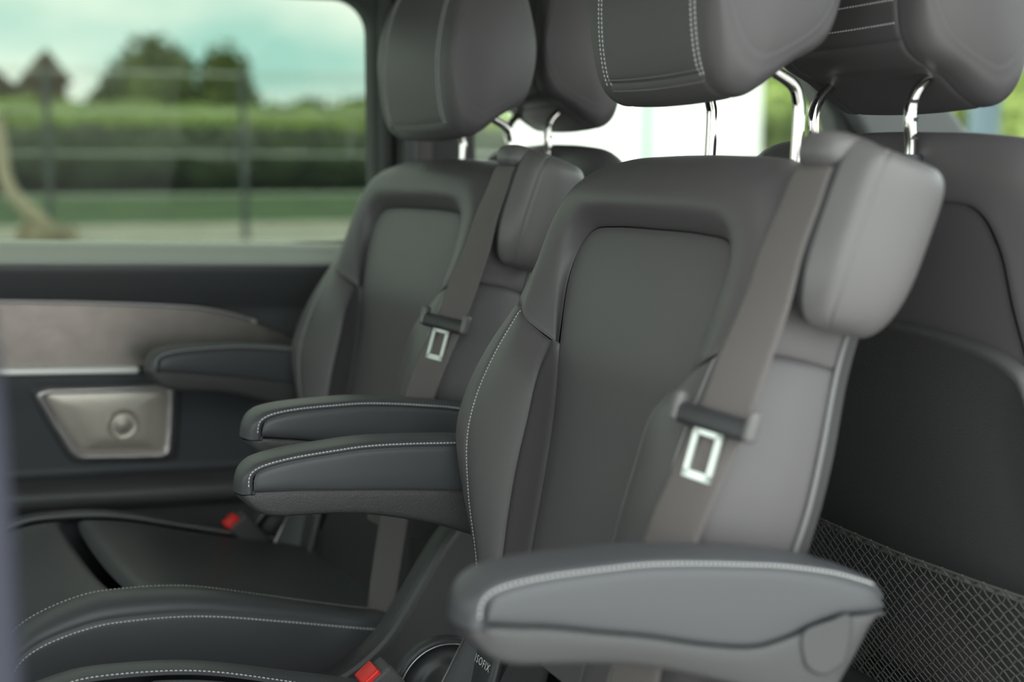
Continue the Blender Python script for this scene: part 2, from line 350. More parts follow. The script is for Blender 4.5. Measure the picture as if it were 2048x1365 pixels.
# ------------------------------------------------------------------ seat building
REC = math.radians(17); SN, CS = math.sin(REC), math.cos(REC)
def S(p):
    """(t across, s up the backrest, w forward) -> seat space; the seat faces -x"""
    p = np.asarray(p, float); t, s, w_ = p[..., 0], p[..., 1], p[..., 2]
    return np.stack([s*SN-w_*CS, t, .45+s*CS+w_*SN], -1)
V0 = [(.108, .072, .050), (.114, .130, .050), (.121, .19, .053), (.126, .24, .056), (.130, .285, .060), (.133, .330, .067), (.138, .368, .073), (.154, .43, .075), (.150, .465, .075), (.128, .4865, .075), (.085, .491, .075), (.04, .492, .075), (0, .492, .075)]
V1 = [(.096, .072, .078), (.103, .130, .084), (.109, .19, .091), (.113, .24, .095), (.116, .285, .096), (.121, .332, .096), (.139, .370, .082), (.162, .435, .088), (.162, .478, .089), (.138, .504, .092), (.09, .510, .094), (.045, .511, .094), (0, .511, .094)]
V2 = [(.125, .072, .080), (.136, .125, .090), (.160, .19, .106), (.174, .24, .113), (.178, .285, .114), (.177, .335, .110), (.178, .383, .099), (.192, .447, .094), (.190, .492, .092), (.162, .523, .092), (.106, .533, .091), (.05, .535, .090), (0, .535, .090)]
V3 = [(.150, .072, .078), (.158, .128, .086), (.184, .19, .104), (.205, .245, .115), (.212, .29, .116), (.209, .34, .110), (.201, .395, .098), (.211, .452, .088), (.206, .497, .082), (.178, .536, .080), (.117, .551, .077), (.055, .554, .075), (0, .555, .075)]
V4 = [(.172, .072, .070), (.180, .130, .077), (.218, .19, .094), (.244, .245, .109), (.249, .29, .110), (.243, .34, .103), (.229, .402, .087), (.229, .457, .075), (.221, .504, .068), (.189, .546, .064), (.124, .563, .060), (.058, .567, .058), (0, .568, .057)]
V5 = [(.198, .072, .048), (.205, .130, .050), (.233, .19, .056), (.254, .245, .06), (.258, .29, .06), (.252, .34, .057), (.238, .406, .05), (.237, .462, .044), (.228, .510, .04), (.194, .553, .037), (.128, .570, .034), (.06, .574, .032), (0, .575, .032)]
V6 = [(.216, .072, .024), (.224, .130, .022), (.240, .19, .020), (.252, .245, .019), (.256, .29, .018), (.251, .34, .017), (.239, .406, .015), (.237, .462, .013), (.227, .510, .012), (.192, .553, .010), (.127, .570, .008), (.06, .574, .007), (0, .575, .006)]
V7 = [(.206, .072, .004), (.213, .130, .002), (.228, .19, .0), (.240, .245, -.002), (.243, .29, -.003), (.239, .34, -.004), (.228, .402, -.005), (.226, .457, -.006), (.216, .503, -.007), (.182, .545, -.008), (.12, .561, -.009), (.056, .565, -.010), (0, .566, -.010)]
def full(V):
    V = np.array(V, float); r = V[:-1][::-1].copy(); r[:, 0] *= -1; return np.vstack([V, r])     # far side -> top -> near side
def mir(V): V = np.array(V, float).copy(); V[:, 0] *= -1; return V
CORE = S(np.array([0, .28, .03]))
def fill(V, c_s, c_w, k=22, puff=.0, depth=.0028):
    """surface spanning a U-shaped border, drawn in towards the seat's centre line"""
    F = full(V); us = np.linspace(0, len(F)-1, 150); E_ = cr(F, us); C_ = E_.copy(); C_[:, 0] = 0
    C_[:, 1] = np.minimum(E_[:, 1], c_s); C_[:, 2] = c_w(E_[:, 1])
    L = np.linalg.norm(E_-C_, axis=1).mean(); rs = np.unique(np.concatenate([np.linspace(0, .9, k), 1-np.array([0, .0008, .0018, .003, .0048, .0075, .011])/L]))
    rr_ = rs[:, None, None]; P = C_[None]*(1-rr_)+E_[None]*rr_
    d = (1-rs)[:, None]*np.linalg.norm(E_-C_, axis=1)[None]
    P[..., 2] += puff*(1-rr_[..., 0]**2)-depth*np.exp(-(d/.0032)**1.5)*np.sign(c_w(0)+.02)
    return S(P)
def panel_grid(V, puff=.004, depth=.0010):
    E_ = cr(np.array(V), np.linspace(0, len(V)-1, 500)); sm = E_[:, 1].max()-2e-5
    k = np.maximum.accumulate(E_[:, 1]); ss = np.concatenate([np.linspace(E_[0, 1], .455, 40), sm-(sm-.455)*np.linspace(1, 0, 36)[1:]**2.2])
    order = np.arange(len(E_))*1e-9; T_ = np.interp(ss, k+order, E_[:, 0]); W_ = np.interp(ss, k+order, E_[:, 2])
    js = np.unique(np.concatenate([np.linspace(-1, 1, 41), [q*(1-e/.13) for q in (-1, 1) for e in (.0007, .0016, .0028, .0045, .007)]]))
    P = np.stack([T_[:, None]*js[None], ss[:, None]+0*js[None], W_[:, None]+0*js[None]], -1)
    B_ = np.concatenate([E_[:, :2], E_[:, :2]*np.array([-1, 1])]); d = np.min(np.linalg.norm(P[:, :, None, :2]-B_[None, None], axis=-1), -1)
    P[..., 2] += puff*(1-np.exp(-d/.03))-depth*np.exp(-(d/.0032)**1.5); return S(P)
def backrest(T):
    pm = lambda name, P, m='leather': (lambda b: (b.grid(P), b.build(name, m, T))[1])(MB())
    pm('backrest_panel', panel_grid(V0))
    up = [np.array(full(V))[6:-6] for V in (V0, V1, V2, V3, V4, V5, V6)]
    rim = patch([S(v) for v in up], 110, 46, CORE, depth=.0018); pobj('backrest_rim', rim, 'leather', T)
    for sg in (1, -1):
        lo = [np.array(V)[:7] if sg > 0 else mir(V)[:7] for V in (V0, V1, V2, V3, V4, V5, V6)]
        g = patch([S(lo[0]), S(lo[0]*.4+lo[1]*.6), S(lo[1])], 50, 12, CORE, 'UvV', depth=.002); pobj('bolster_gusset', g, 'leather', T)
        f = patch([S(lo[1]), S(lo[1]*.55+lo[2]*.45+np.array([0, 0, .002])), S(lo[2]), S(lo[3])], 60, 24, CORE, 'UvV'); o = pobj('side_bolster', f, 'leather', T)
        c, n_ = row_at(f, .0052, end=True); stitches('stitching', c, n_, o)
        q = patch([S(lo[3]), S(lo[4]), S(lo[5]), S(lo[6])], 60, 26, CORE, 'UvV'); pobj('backrest_side', q, 'leather', T)
    F6 = S(cr(full(V6), np.linspace(0, 24, 160))); b = MB(); b.tube(F6, .0026, 8); b.build('piping', 'piping', T)
    F = [S(full(V6)), S(full(V7))]; sh = patch(F, 120, 6, CORE, '', depth=0); b = MB(); b.grid(sh[0])
    b.grid(fill(V7, .40, lambda s: -.012+0*s, puff=-.006, depth=0)); b.build('back_shell', 'grain', T)

# headrest: profile (f forward, z up) swept across t
HP = np.array([(.060, .000), (.083, .018), (.093, .065), (.092, .125), (.076, .188), (.045, .224), (.0, .235), (-.024, .214), (-.036, .165), (-.040, .092), (-.028, .050), (.010, .028), (.038, .008)])
def headrest_part(T, x0, z0, rod_len, notch=False, back=0.0):
    HT = .135; c0 = np.array([.024, .118])
    nph = 132; prof = cr(HP, np.linspace(0, len(HP), nph, endpoint=False), closed=True)
    sc = {}
    rad = np.linalg.norm(prof-c0, axis=1); ker = np.exp(-(np.arange(-30, 31)/13.)**2); ker /= ker.sum()
    rsm = np.convolve(np.concatenate([rad[-30:], rad, rad[:30]]), ker, 'valid'); soft = c0+(prof-c0)*(rsm/rad)[:, None]*.97
    def ring(t, k):
        q = min(max((.97-k)/.20, 0), 1); P = c0+((prof-c0)*(1-q)+(soft-c0)*q)*k; return np.stack([-P[:, 0]+x0-.007, np.full(nph, t), P[:, 1]+z0], 1)
    half = [(t, 1-.03*(t/.100)**2) for t in np.unique(np.round(np.concatenate([np.linspace(0, .100, 22), .088+np.array([-.006, -.0035, -.002, -.001, 0, .001, .002, .0035, .006])]), 5))]
    half += [(.100+.027*math.sin(a), .97-.23*(1-math.cos(a))) for a in np.linspace(0, math.pi/2, 16)[1:]]
    half += [(.127+.008*(1-(k/.74)**2), k) for k in (.732, .72, .70, .66, .58, .48, .36, .22, .10, .0)]
    rg = [(-t, k) for t, k in half[::-1] if t > 0]+half; ts = np.array([r[0] for r in rg])
    G = np.array([ring(t, k) for t, k in rg]); n_ = normals(np.concatenate([G, G[:, :1]], 1))[:, :-1]; cen = np.array([x0-.024, 0, z0+.118])
    if ((G-cen)*n_).sum(2).mean() < 0: n_ = -n_
    tt = np.abs(ts)[:, None]; jj = np.arange(nph)[None]
    i_b = int(nph*1.15/len(HP)); i_t = int(nph*6.2/len(HP)); i_u = int(nph*9.75/len(HP)); i_v = int(nph*10.7/len(HP))
    dseam = np.abs(tt-.088)+0*jj; d2 = np.abs(tt-.1255)+0*jj
    arc = np.abs(jj-i_b)*.0052+np.where(tt < .0885, 0, 9)
    for iu in (i_u, i_v): arc = np.minimum(arc, np.abs(jj-iu)*.0052+np.where(tt < .0885, 0, 9))
    dep = .0022*np.exp(-(dseam/.0022)**1.5)+.0014*np.exp(-(d2/.002)**1.5)+.0018*np.exp(-(arc/.003)**1.5)
    G = G-n_*dep[..., None]
    def sub(name, rows, cols, m='leather', parent=T):
        b = MB(); Q = G[rows][:, cols]; b.grid(Q); return b.build(name, m, parent)
    iL = int(np.argmin(np.abs(ts+.088))); iR = int(np.argmin(np.abs(ts-.088)))
    allc = np.concatenate([np.arange(nph), [0]])
    mid = np.arange(iL, iR+1)
    H = sub('headrest', mid, np.arange(i_b, i_u+1))
    sub('cheek', np.arange(0, iL+1), allc, parent=H); sub('cheek', np.arange(iR, len(ts)), allc, parent=H)
    sub('underside', mid, np.concatenate([np.arange(i_u, nph), np.arange(0, i_b+1)]), parent=H)
    for sgn, off in ((1, .0835), (-1, .0835), (1, .0925), (-1, .0925)):
        i = int(np.argmin(np.abs(ts-sgn*off))); cols = np.arange(i_b-1, i_t)
        stitches('stitching', G[i][cols], n_[i][cols], H, 'thread', pitch=.0042, ln=.003, r=.0005)
    for j in (i_b+1, i_b-2):
        stitches('stitching', G[mid][:, j], n_[mid][:, j], H, 'dark_thread', pitch=.0042, ln=.003, r=.0004)
    for j in (i_u-4, i_u-8):
        stitches('stitching', G[mid][:, j], n_[mid][:, j], H, 'thread', pitch=.0042, ln=.003, r=.0004)
    zb = z0-rod_len; hx0 = x0; x0 = x0+back
    for k, y in enumerate((-.075, .075)):
        p = np.array([(x0, y, zb-.03), (x0, y, zb), (x0+.002, y, z0-.012), (x0+.001, y, z0+.004), (x0-.006, y, z0+.018), (x0-.022-back*.8, y, z0+.034), (x0-.040-back, y, z0+.058)])
        b = MB(); b.tube(cr(p, np.linspace(0, 6, 40)), .0056, 16); rod = b.build('rod', 'chrome', H)
        if k == 1 and notch:
            b = MB()
            for z in (.006, .022, .038): b.tube([(x0, y, zb+z), (x0, y, zb+z+.0035)], .0060, 14)
            b.build('notch_ring', 'plastic', rod)
        b = MB(); b.tube([(x0, y, zb-.03), (x0, y, zb-.010), (x0, y, zb-.007)], [.013, .013, .010], 20); b.build('rod_collar', 'plastic', T)
    return H

# belt guide, belt and tongue
def belt_guide(T):
    sec = np.array([(-.216, .015), (-.226, .048), (-.242, .074), (-.257, .0875), (-.262, .0892), (-.277, .0845), (-.292, .0765), (-.298, .062), (-.300, .040), (-.294, .012), (-.275, -.004), (-.240, -.006)])
    nph = 96; prof = cr(sec, np.linspace(0, len(sec), nph, endpoint=False), closed=True); c0 = np.array([-.262, .045])
    s0, s1 = .444, .577; rows = []
    for q in np.sin(np.linspace(-1, 1, 60)*math.pi/2):
        pw = 3.0 if q < 0 else 4.5; k = (1-abs(q)**pw)**(1/pw); kk = .30+.70*k if k > .02 else 0
        sc = (s0+s1)/2+q*(s1-s0)/2; P = c0+(prof-c0)*kk
        tilt = (sc-.5)*-.10
        bulge = np.where(q < 0, 1, 0)*(-.012)*np.exp(-((P[:, 0]+.265)/.03)**2)*abs(q)**3
        rows.append(np.stack([P[:, 0]+tilt, np.full(nph, sc)+bulge+(.012*(P[:, 0]+.25)/.05*abs(q)**3 if q > 0 else .010*(P[:, 0]+.25)/.05*-1*abs(q)**3*0), P[:, 1]], 1))
    G = S(np.array(rows)); n_ = normals(np.concatenate([G, G[:, :1]], 1))[:, :-1]; cen = S(np.array([-.252, .5, .045]))
    if ((G-cen)*n_).sum(2).mean() < 0: n_ = -n_
    j = int(nph*6.5/len(sec)); d = np.abs(np.arange(nph)-j)*.0034; G = G-n_*(.0012*np.exp(-(d/.003)**2))[None, :, None]
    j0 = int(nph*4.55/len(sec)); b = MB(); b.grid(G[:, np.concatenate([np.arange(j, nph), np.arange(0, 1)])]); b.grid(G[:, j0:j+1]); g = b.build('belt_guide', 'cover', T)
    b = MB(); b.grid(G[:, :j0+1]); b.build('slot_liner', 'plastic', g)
    # hood over the slot the belt comes out of
    a_ = np.linspace(0, 2*math.pi, 40, endpoint=False); hp = []; f_ = lambda v, e: np.sign(v)*np.abs(v)**e
    for th in np.linspace(-math.pi/2, math.pi/2, 21):
        hp.append([(-.246+.030*f_(math.cos(th), .6)*f_(math.cos(q), .7), .562+.0155*f_(math.sin(th), .7)-.06*(f_(math.cos(th), .6)*f_(math.cos(q), .7)*.030)*0, .068+.031*f_(math.cos(th), .6)*f_(math.sin(q), .7)) for q in a_])
    b = MB(); b.grid(S(np.array(hp)), wv=True); b.build('belt_slot_hood', 'cover', g)
    # webbing
    ctr = np.array([(-.243, .562, .070), (-.244, .548, .0885), (-.242, .52, .0915), (-.239, .48, .0945), (-.240, .44, .096), (-.242, .39, .103), (-.246, .345, .1095), (-.243, .29, .1170), (-.235, .24, .118), (-.225, .18, .112), (-.214, .12, .101), (-.206, .06, .090), (-.202, .0, .080), (-.207, -.06, .070), (-.220, -.13, .048), (-.235, -.22, .012)])
    c = cr(ctr, np.linspace(0, len(ctr)-1, 120)); hw = .0235
    P = []
    for k, (o, dw) in enumerate(((-hw, 0), (-hw*.8, .0006), (0, .0008), (hw*.8, .0006), (hw, 0), (hw, -.0012), (-hw, -.0012))):
        a = c.copy(); a[:, 0] += o; a[:, 2] += dw+(.0075 if o > 0 else .0085)*(o/hw)*np.clip((.55-c[:, 1])/.16, 0, 1); P.append(S(a))
    b = MB(); b.grid(np.array(P), wu=True); wb = b.build('seat_belt', 'belt', T)
    # tongue: moulded crossbar and slotted steel plate
    def at_s(s): i = int(np.argmin(np.abs(c[:, 1]-s))); return c[i]
    p = at_s(.344); R = np.array([S(np.array([1., 0, 0]))-S(np.zeros(3)), S(np.array([0, 1., 0]))-S(np.zeros(3)), S(np.array([0, 0, 1.]))-S(np.zeros(3))]).T
    R = R @ np.array(Matrix.Rotation(math.radians(-18), 3, 'Y')); Rm = Matrix(R.tolist())
    bar = rbox('tongue_crossbar', S(p+np.array([-.001, .0, .005])), (.076, .017, .011), 'plastic', wb, bevel=.005, R=Rm)
    for sx in (-1, 1): rbox('tongue_wing', S(p+np.array([-.001, .0, .005]))+R @ np.array([sx*.0365, .004, .001]), (.009, .024, .012), 'cover', bar, bevel=.004, R=Rm)
    pl = MB()
    for (dx, dy, lx, ly) in ((-.0115, -.026, .0055, .038), (.0115, -.026, .0055, .038), (0, -.0425, .0285, .006), (0, -.009, .0285, .006)):
        pl.box(S(p+np.array([0, 0, .005]))+R @ np.array([dx, dy, .0015]), (lx, ly, .0022), R)
    pl.build('tongue_plate', 'steel', wb, smooth=False)

# armrests: side view stations (x, seam z, lower seam z outer, lower seam z inner, bottom z)
AX = np.array([.318, .3205, .326, .336, .352, .378, .415, .453, .495, .533, .56, .597, .62, .642, .654])-.60
AS = np.array([.7012, .7120, .7190, .7235, .7268, .729, .7295, .729, .725, .720, .716, .708, .701, .692, .681])-.67
AL = np.array([.701, .7030, .7038, .7035, .7015, .698, .690, .682, .671, .664, .666, .675, .677, .6755, .674])-.67
AI = np.array([.701, .7020, .7020, .7015, .700, .697, .691, .685, .678, .671, .666, .659, .655, .66, .672])-.67
AB = np.array([.700, .6955, .6890, .6800, .6735, .6700, .6655, .658, .645, .631, .618, .603, .632, .667, .6725])-.67
def armrest(T, y, outer, loc, tilt, button):
    """outer: +1 when the outside of the seat is towards +y"""
    A_ = empty('armrest', loc); A_.parent = T; A_.rotation_euler = (0, -tilt, 0)
    m = 160; u = np.linspace(0, len(AX)-1, m); u = np.concatenate([np.linspace(0, 3, 40), np.linspace(3, len(AX)-1, 90)[1:]])
    ev = lambda a: cr(np.stack([AX, a], 1), u)
    x, zs = ev(AS).T; zo = ev(AL)[:, 1]; zi = ev(AI)[:, 1]; zb = ev(AB)[:, 1]
    L = (x-x[0]); hw = .0285*(1-.16*np.exp(-L/.02)); xo = .014*np.exp(-L/.014)
    hw *= np.where(L > .30, 1-((np.clip(L, .30, .34)-.30)/.04)**3*.35, 1)
    zO, zI = (zo, zi)
    def pt(yy, z, f=1.0): return np.stack([x+xo*f, yy, z], 1)
    so_, si_ = outer*hw, -outer*hw
    mid = np.array([0, 0, 0.0])+np.array([-.12, 0, .03])
    cro = .0075*np.clip(L/.02, 0, 1)**.5
    def quick(name, curves, m_, edges, parent, depth=.0018):
        net = np.array(curves); K = len(curves); vs = samples(.05, 14, 'v' in edges, 'V' in edges); P = cr(net, vs*(K-1)).transpose(1, 0, 2)
        n_ = normals(P)
        if ((P-mid)*n_).sum(2).mean() < 0: n_ = -n_
        dv = np.concatenate([np.zeros((len(P), 1)), np.cumsum(np.linalg.norm(np.diff(P, axis=1), axis=2), 1)], 1); d = np.full(P.shape[:2], 9.)
        if 'v' in edges: d = np.minimum(d, dv)
        if 'V' in edges: d = np.minimum(d, dv[:, -1:]-dv)
        P = P-n_*(depth*np.exp(-(d/.0022)**1.5))[..., None]; b = MB(); b.grid(P)
        if name == 'lower_trim': b.add(nose, [tuple(range(len(nose)))])
        return b.build(name, m_, parent), (P, n_, None, dv)
    pad, pp = quick('pad', [pt(so_, zs), pt(so_*.98, zs+cro*.45, .62), pt(so_*.76, zs+cro*.92, .18), pt(so_*0, zs+cro*1.05, -.1), pt(si_*.76, zs+cro*.92, .18), pt(si_*.98, zs+cro*.45, .62), pt(si_, zs)], 'leather2', 'vV', A_)
    nose = [p+np.array([0, 0, -.0004]) for p in pp[0][0]]
    for e in (False, True):
        c, n_ = row_at(pp, .0042, e); stitches('stitching', c[6:-8], n_[6:-8], pad, 'thread', pitch=.0038, ln=.0028)
    for yy, zl, nm in ((so_, zO, 'outer_panel'), (si_, zI, 'inner_panel')):
        quick(nm, [pt(yy, zs), pt(yy*1.04, zs*.66+zl*.34), pt(yy*1.05, zs*.33+zl*.67), pt(yy*1.0, zl)], 'leather2', 'vV', A_)
    quick('lower_trim', [pt(so_, zO), pt(so_*1.07, zO-.0028*np.clip(L/.02, 0, 1)), pt(so_*1.07, zO*.7+zb*.3-.001*np.clip(L/.02, 0, 1)), pt(so_*.97, zO*.25+zb*.75, .7), pt(so_*.78, zb, .25), pt(so_*0, zb-.001, 0), pt(si_*.78, zb, .25), pt(si_*.97, zI*.25+zb*.75, .7), pt(si_, zI*.7+zb*.3), pt(si_, zI)], 'grain', 'vV', A_)
    if button:
        px = [(.577, .669), (.578, .650), (.584, .641), (.595, .6365), (.607, .640), (.614, .648), (.617, .676), (.60, .675)]
        ctl = cr(np.array(px), np.linspace(0, len(px), 40, endpoint=False), closed=True)
        y0 = outer*.0285; y1 = outer*.0322
        prism('button', [(a-.60, c-.67) for a, c in ctl], min(y0, y1), max(y0, y1), 'grain', A_, bevel=.0012)
        b = MB(); b.tube([(a-.60, outer*.0312, c-.67) for a, c in np.vstack([ctl, ctl[:1]])], .0011, 6, cap=False); b.build('button_gap', 'plastic', A_)
    return A_

# cushion
CX = np.array([-.500, -.520, -.528, -.522, -.497, -.450, -.404, -.318, -.217, -.112, -.050])
C3 = np.array([.340, .400, .450, .480, .501, .517, .521, .513, .486, .457, .444])
C1 = np.array([.340, .395, .442, .468, .487, .500, .503, .496, .474, .449, .438])
def cushion(T):
    def curve(t, z, dx=0): return np.stack([CX+dx, np.full(len(CX), t), z], 1)
    mid = np.array([-.3, 0, .38])
    for sg in (1, -1):
        s0 = curve(.235*sg, np.minimum(C1-.10, .36)+0*C1, .012); s0[:, 2] = np.minimum(C1-.02, .345)
        s1 = curve(.247*sg, C1-.045, .006); s1[:3, 2] = C1[:3]-.01
        a = patch([s0, (s0+s1)/2+np.array([0, .002*sg, 0]), s1, curve(.245*sg, C1, 0)], 70, 12, mid, 'V'); o = pobj('cushion_side', a, 'leather2', T)
        c, n_ = row_at(a, .0050, end=True); stitches('stitching', c[8:], n_[8:], o, 'thread', pitch=.0046, ln=.0032, r=.0006)
        f = patch([curve(.245*sg, C1), curve(.236*sg, C1*.45+C3*.55+.0035), curve(.214*sg, C3+.0015), curve(.188*sg, C3)], 70, 18, mid, 'vV'); o = pobj('cushion_bolster', f, 'leather2', T)
        c, n_ = row_at(f, .0042, end=True); stitches('stitching', c[14:], n_[14:], o, 'thread', pitch=.0046, ln=.0032, r=.0005)
    # two centre inserts with a deep seam between them
    u = np.arange(len(CX)); full_ = lambda t, dz: np.stack([CX, np.full(len(CX), t), C3-dz*np.clip((C3-.44)/.05, 0, 1)], 1)
    cols = [full_(t, dz) for t, dz in ((.188, 0), (.165, .010), (.10, .018), (0, .021), (-.10, .018), (-.165, .010), (-.188, 0))]
    split = 6.35
    for nm, a0, a1, ed in (('cushion_insert', 0, split-.12, 'UvV'), ('cushion_insert', split+.12, len(CX)-1.0, 'uvV')):
        net = [cr(c, np.linspace(a0, a1, 14)) for c in cols]
        pobj(nm, patch(net, 36, 44, mid, ed, depth=.012 if ed else .003, sig=.006), 'leather2', T)
    b = MB(); b.box((-.28, 0, .37), (.44, .44, .09)); b.build('cushion_pan', 'plastic', T, smooth=False)

def side_covers(T):
    c = np.array([(-.008, .60), (-.025, .575), (-.047, .549), (-.078, .504), (-.110, .459), (-.140, .433), (-.171, .416), (-.195, .407), (-.26, .395), (-.33, .385)])
    cc = cr(c, np.linspace(0, len(c)-1, 40)); poly = list(map(tuple, cc))+[(-.33, .24), (-.20, .16), (.05, .16), (.12, .40), (.13, .56), (.06, .62)]
    for sg in (-1,):
        y0, y1 = sg*.262, sg*.302
        prism('side_cover', poly, min(y0, y1), max(y0, y1), 'plastic', T, bevel=.013, seg=4, smooth=False)
    b = MB(); b.box((-.16, 0, .24), (.46, .50, .20)); b.box((-.14, 0, .075), (.56, .44, .15)); b.build('seat_base', 'plastic', T, smooth=False)

def buckle(T, y, dark=False):
    R = Matrix.Rotation(math.radians(-38), 3, 'Y')
    o = np.array([-.116, y, .452]); k = rbox('belt_buckle', o, (.034, .036, .085), 'grain', T, bevel=.004, R=R)
    tip = R @ Vector((-.006, 0, .0405)); rbox('release_button', o+np.array(tip), (.022, .031, .014), 'red', k, bevel=.002, R=R)
    b = MB(); b.tube([(-.105, y, .425), (-.07, y, .40), (-.04, y, .37)], .008, 8); b.build('buckle_stalk', 'plastic', k)

def recliner(T):
    # dial on the inner side of the seat, plus the bracket edge and the child-seat anchor plate
    c = np.array([-.056, .235, .444]); a = np.linspace(0, 2*math.pi, 60, endpoint=False); b = MB()
    prof = [(.058, .000), (.060, .012), (.058, .017), (.054, .018), (.050, .012), (.034, .010), (.032, .014), (.026, .015), (.0001, .015)]
    P = np.array([[(c[0]+(r+(.0012*math.cos(24*t) if r > .055 else 0))*math.cos(t), c[1]-y, c[2]+r*math.sin(t)) for t in a] for r, y in prof])
    b.grid(P, wv=True); k = b.build('recliner_dial', 'plastic', T)
    b = MB(); b.tube([(c[0]+.0535*math.cos(t), c[1]-.0186, c[2]+.0535*math.sin(t)) for t in np.linspace(0, 2*math.pi, 60)], .0009, 6, cap=False); b.build('dial_rim', 'silver2', k)
    q = S(np.array([(.172, .05, .070), (.172, -.02, .085), (.172, -.10, .10)]))
    b = MB(); b.grid(np.array([q, q+np.array([.02, -.004, 0]), q+np.array([.05, -.03, 0])])); br = b.build('hinge_bracket', 'plastic', T)
    b = MB(); b.tube(q, .0012, 6); b.build('bracket_edge', 'silver2', br)

def isofix(T):
    R = Matrix.Rotation(math.radians(-17), 3, 'Y'); c = np.array([-.043, .147, .474])
    pl = rbox('anchor_plate', c, (.012, .055, .085), 'plastic', T, bevel=.006, R=Matrix.Rotation(math.radians(17), 3, 'Y'))
    cu = bpy.data.curves.new('label_text', 'FONT'); cu.body = 'ISOFIX'; cu.size = .0112; cu.space_character = 1.22; cu.align_x = 'CENTER'; cu.align_y = 'CENTER'; cu.extrude = .0001
    t = bpy.data.objects.new('tmp', cu); COL.objects.link(t); bpy.context.view_layer.update()
    me = bpy.data.meshes.new_from_object(t.evaluated_get(bpy.context.evaluated_depsgraph_get())); bpy.data.objects.remove(t)
    me.materials.append(M['white_ink']); o = bpy.data.objects.new('lettering', me); COL.objects.link(o); o.parent = pl
    nf = Vector((-math.cos(REC), 0, math.sin(REC))); xa = Vector((0, -1, 0)); ya = nf.cross(xa)
    o.matrix_local = Matrix.Translation(Vector(c)+nf*.0066+ya*.023) @ Matrix((xa, ya, nf)).transposed().to_4x4()

# the near rear-facing seat is built in full, then copied
def arm_pair(T, near, far):
    dx, dz, tilt = near; armrest(T, 0, -1, (.60-.549+dx, -.2835, .67+dz), math.radians(tilt), True)
    dx, dz, tilt = far; armrest(T, 0, 1, (.60-.549+dx, .2835, .67+dz), math.radians(tilt), True)
def rear_seat(loc, rz, near, far, hz, hx):
    T = empty('captain_seat', loc, rz)
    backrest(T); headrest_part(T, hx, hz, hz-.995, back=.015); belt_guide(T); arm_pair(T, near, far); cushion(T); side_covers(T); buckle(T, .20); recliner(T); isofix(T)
    return T
A_SEAT = rear_seat((.549, -.335, 0), 0, (0, -.005, 0), (-.03, -.012, 4.5), 1.055, .156)
tag(A_SEAT, 'large near black leather seat facing left with grey belt and armrests', 'seat', 'rear-facing captain seats')
B_SEAT = copy_tree(A_SEAT); B_SEAT.location = (.566, .37, 0); B_SEAT.rotation_euler = (0, 0, math.radians(5.5))
tag(B_SEAT, 'far black leather seat facing left, beside the door with the speaker', 'seat', 'rear-facing captain seats')
for ch in B_SEAT.children:
    if ch.name.startswith('headrest'): ch.location.z = -.02
    if ch.name.startswith('armrest'): ch.rotation_euler = (0, 0, 0); ch.location.x = .60-.549+(-.015 if ch.location.y > 0 else -.045); ch.location.z = .67

# ------------------------------------------------------------------ front seats, seen from behind
K1 = [(.200, .02, -.006), (.202, .12, -.006), (.203, .19, -.006), (.203, .25, -.006), (.202, .30, -.006), (.200, .35, -.006), (.197, .40, -.005), (.190, .45, -.003), (.184, .505, .0), (.160, .538, .002), (.10, .540, .004), (.05, .544, .004), (0, .545, .004)]
K2 = [(.238, .02, .012), (.240, .12, .012), (.242, .19, .012), (.243, .25, .012), (.243, .30, .013), (.242, .35, .014), (.240, .40, .016), (.237, .47, .018), (.228, .538, .02), (.198, .572, .022), (.13, .583, .024), (.06, .586, .024), (0, .587, .024)]
K3 = [(.246, .02, .05), (.250, .12, .05), (.252, .19, .05), (.253, .25, .05), (.253, .30, .05), (.252, .35, .05), (.249, .40, .05), (.245, .475, .05), (.235, .545, .05), (.203, .580, .05), (.132, .590, .05), (.06, .593, .05), (0, .594, .05)]
K4 = [(.225, .02, .10), (.232, .12, .105), (.236, .19, .11), (.238, .25, .11), (.238, .30, .11), (.236, .35, .105), (.232, .40, .10), (.224, .455, .094), (.206, .512, .088), (.170, .548, .084), (.11, .562, .082), (.055, .566, .081), (0, .567, .08)]
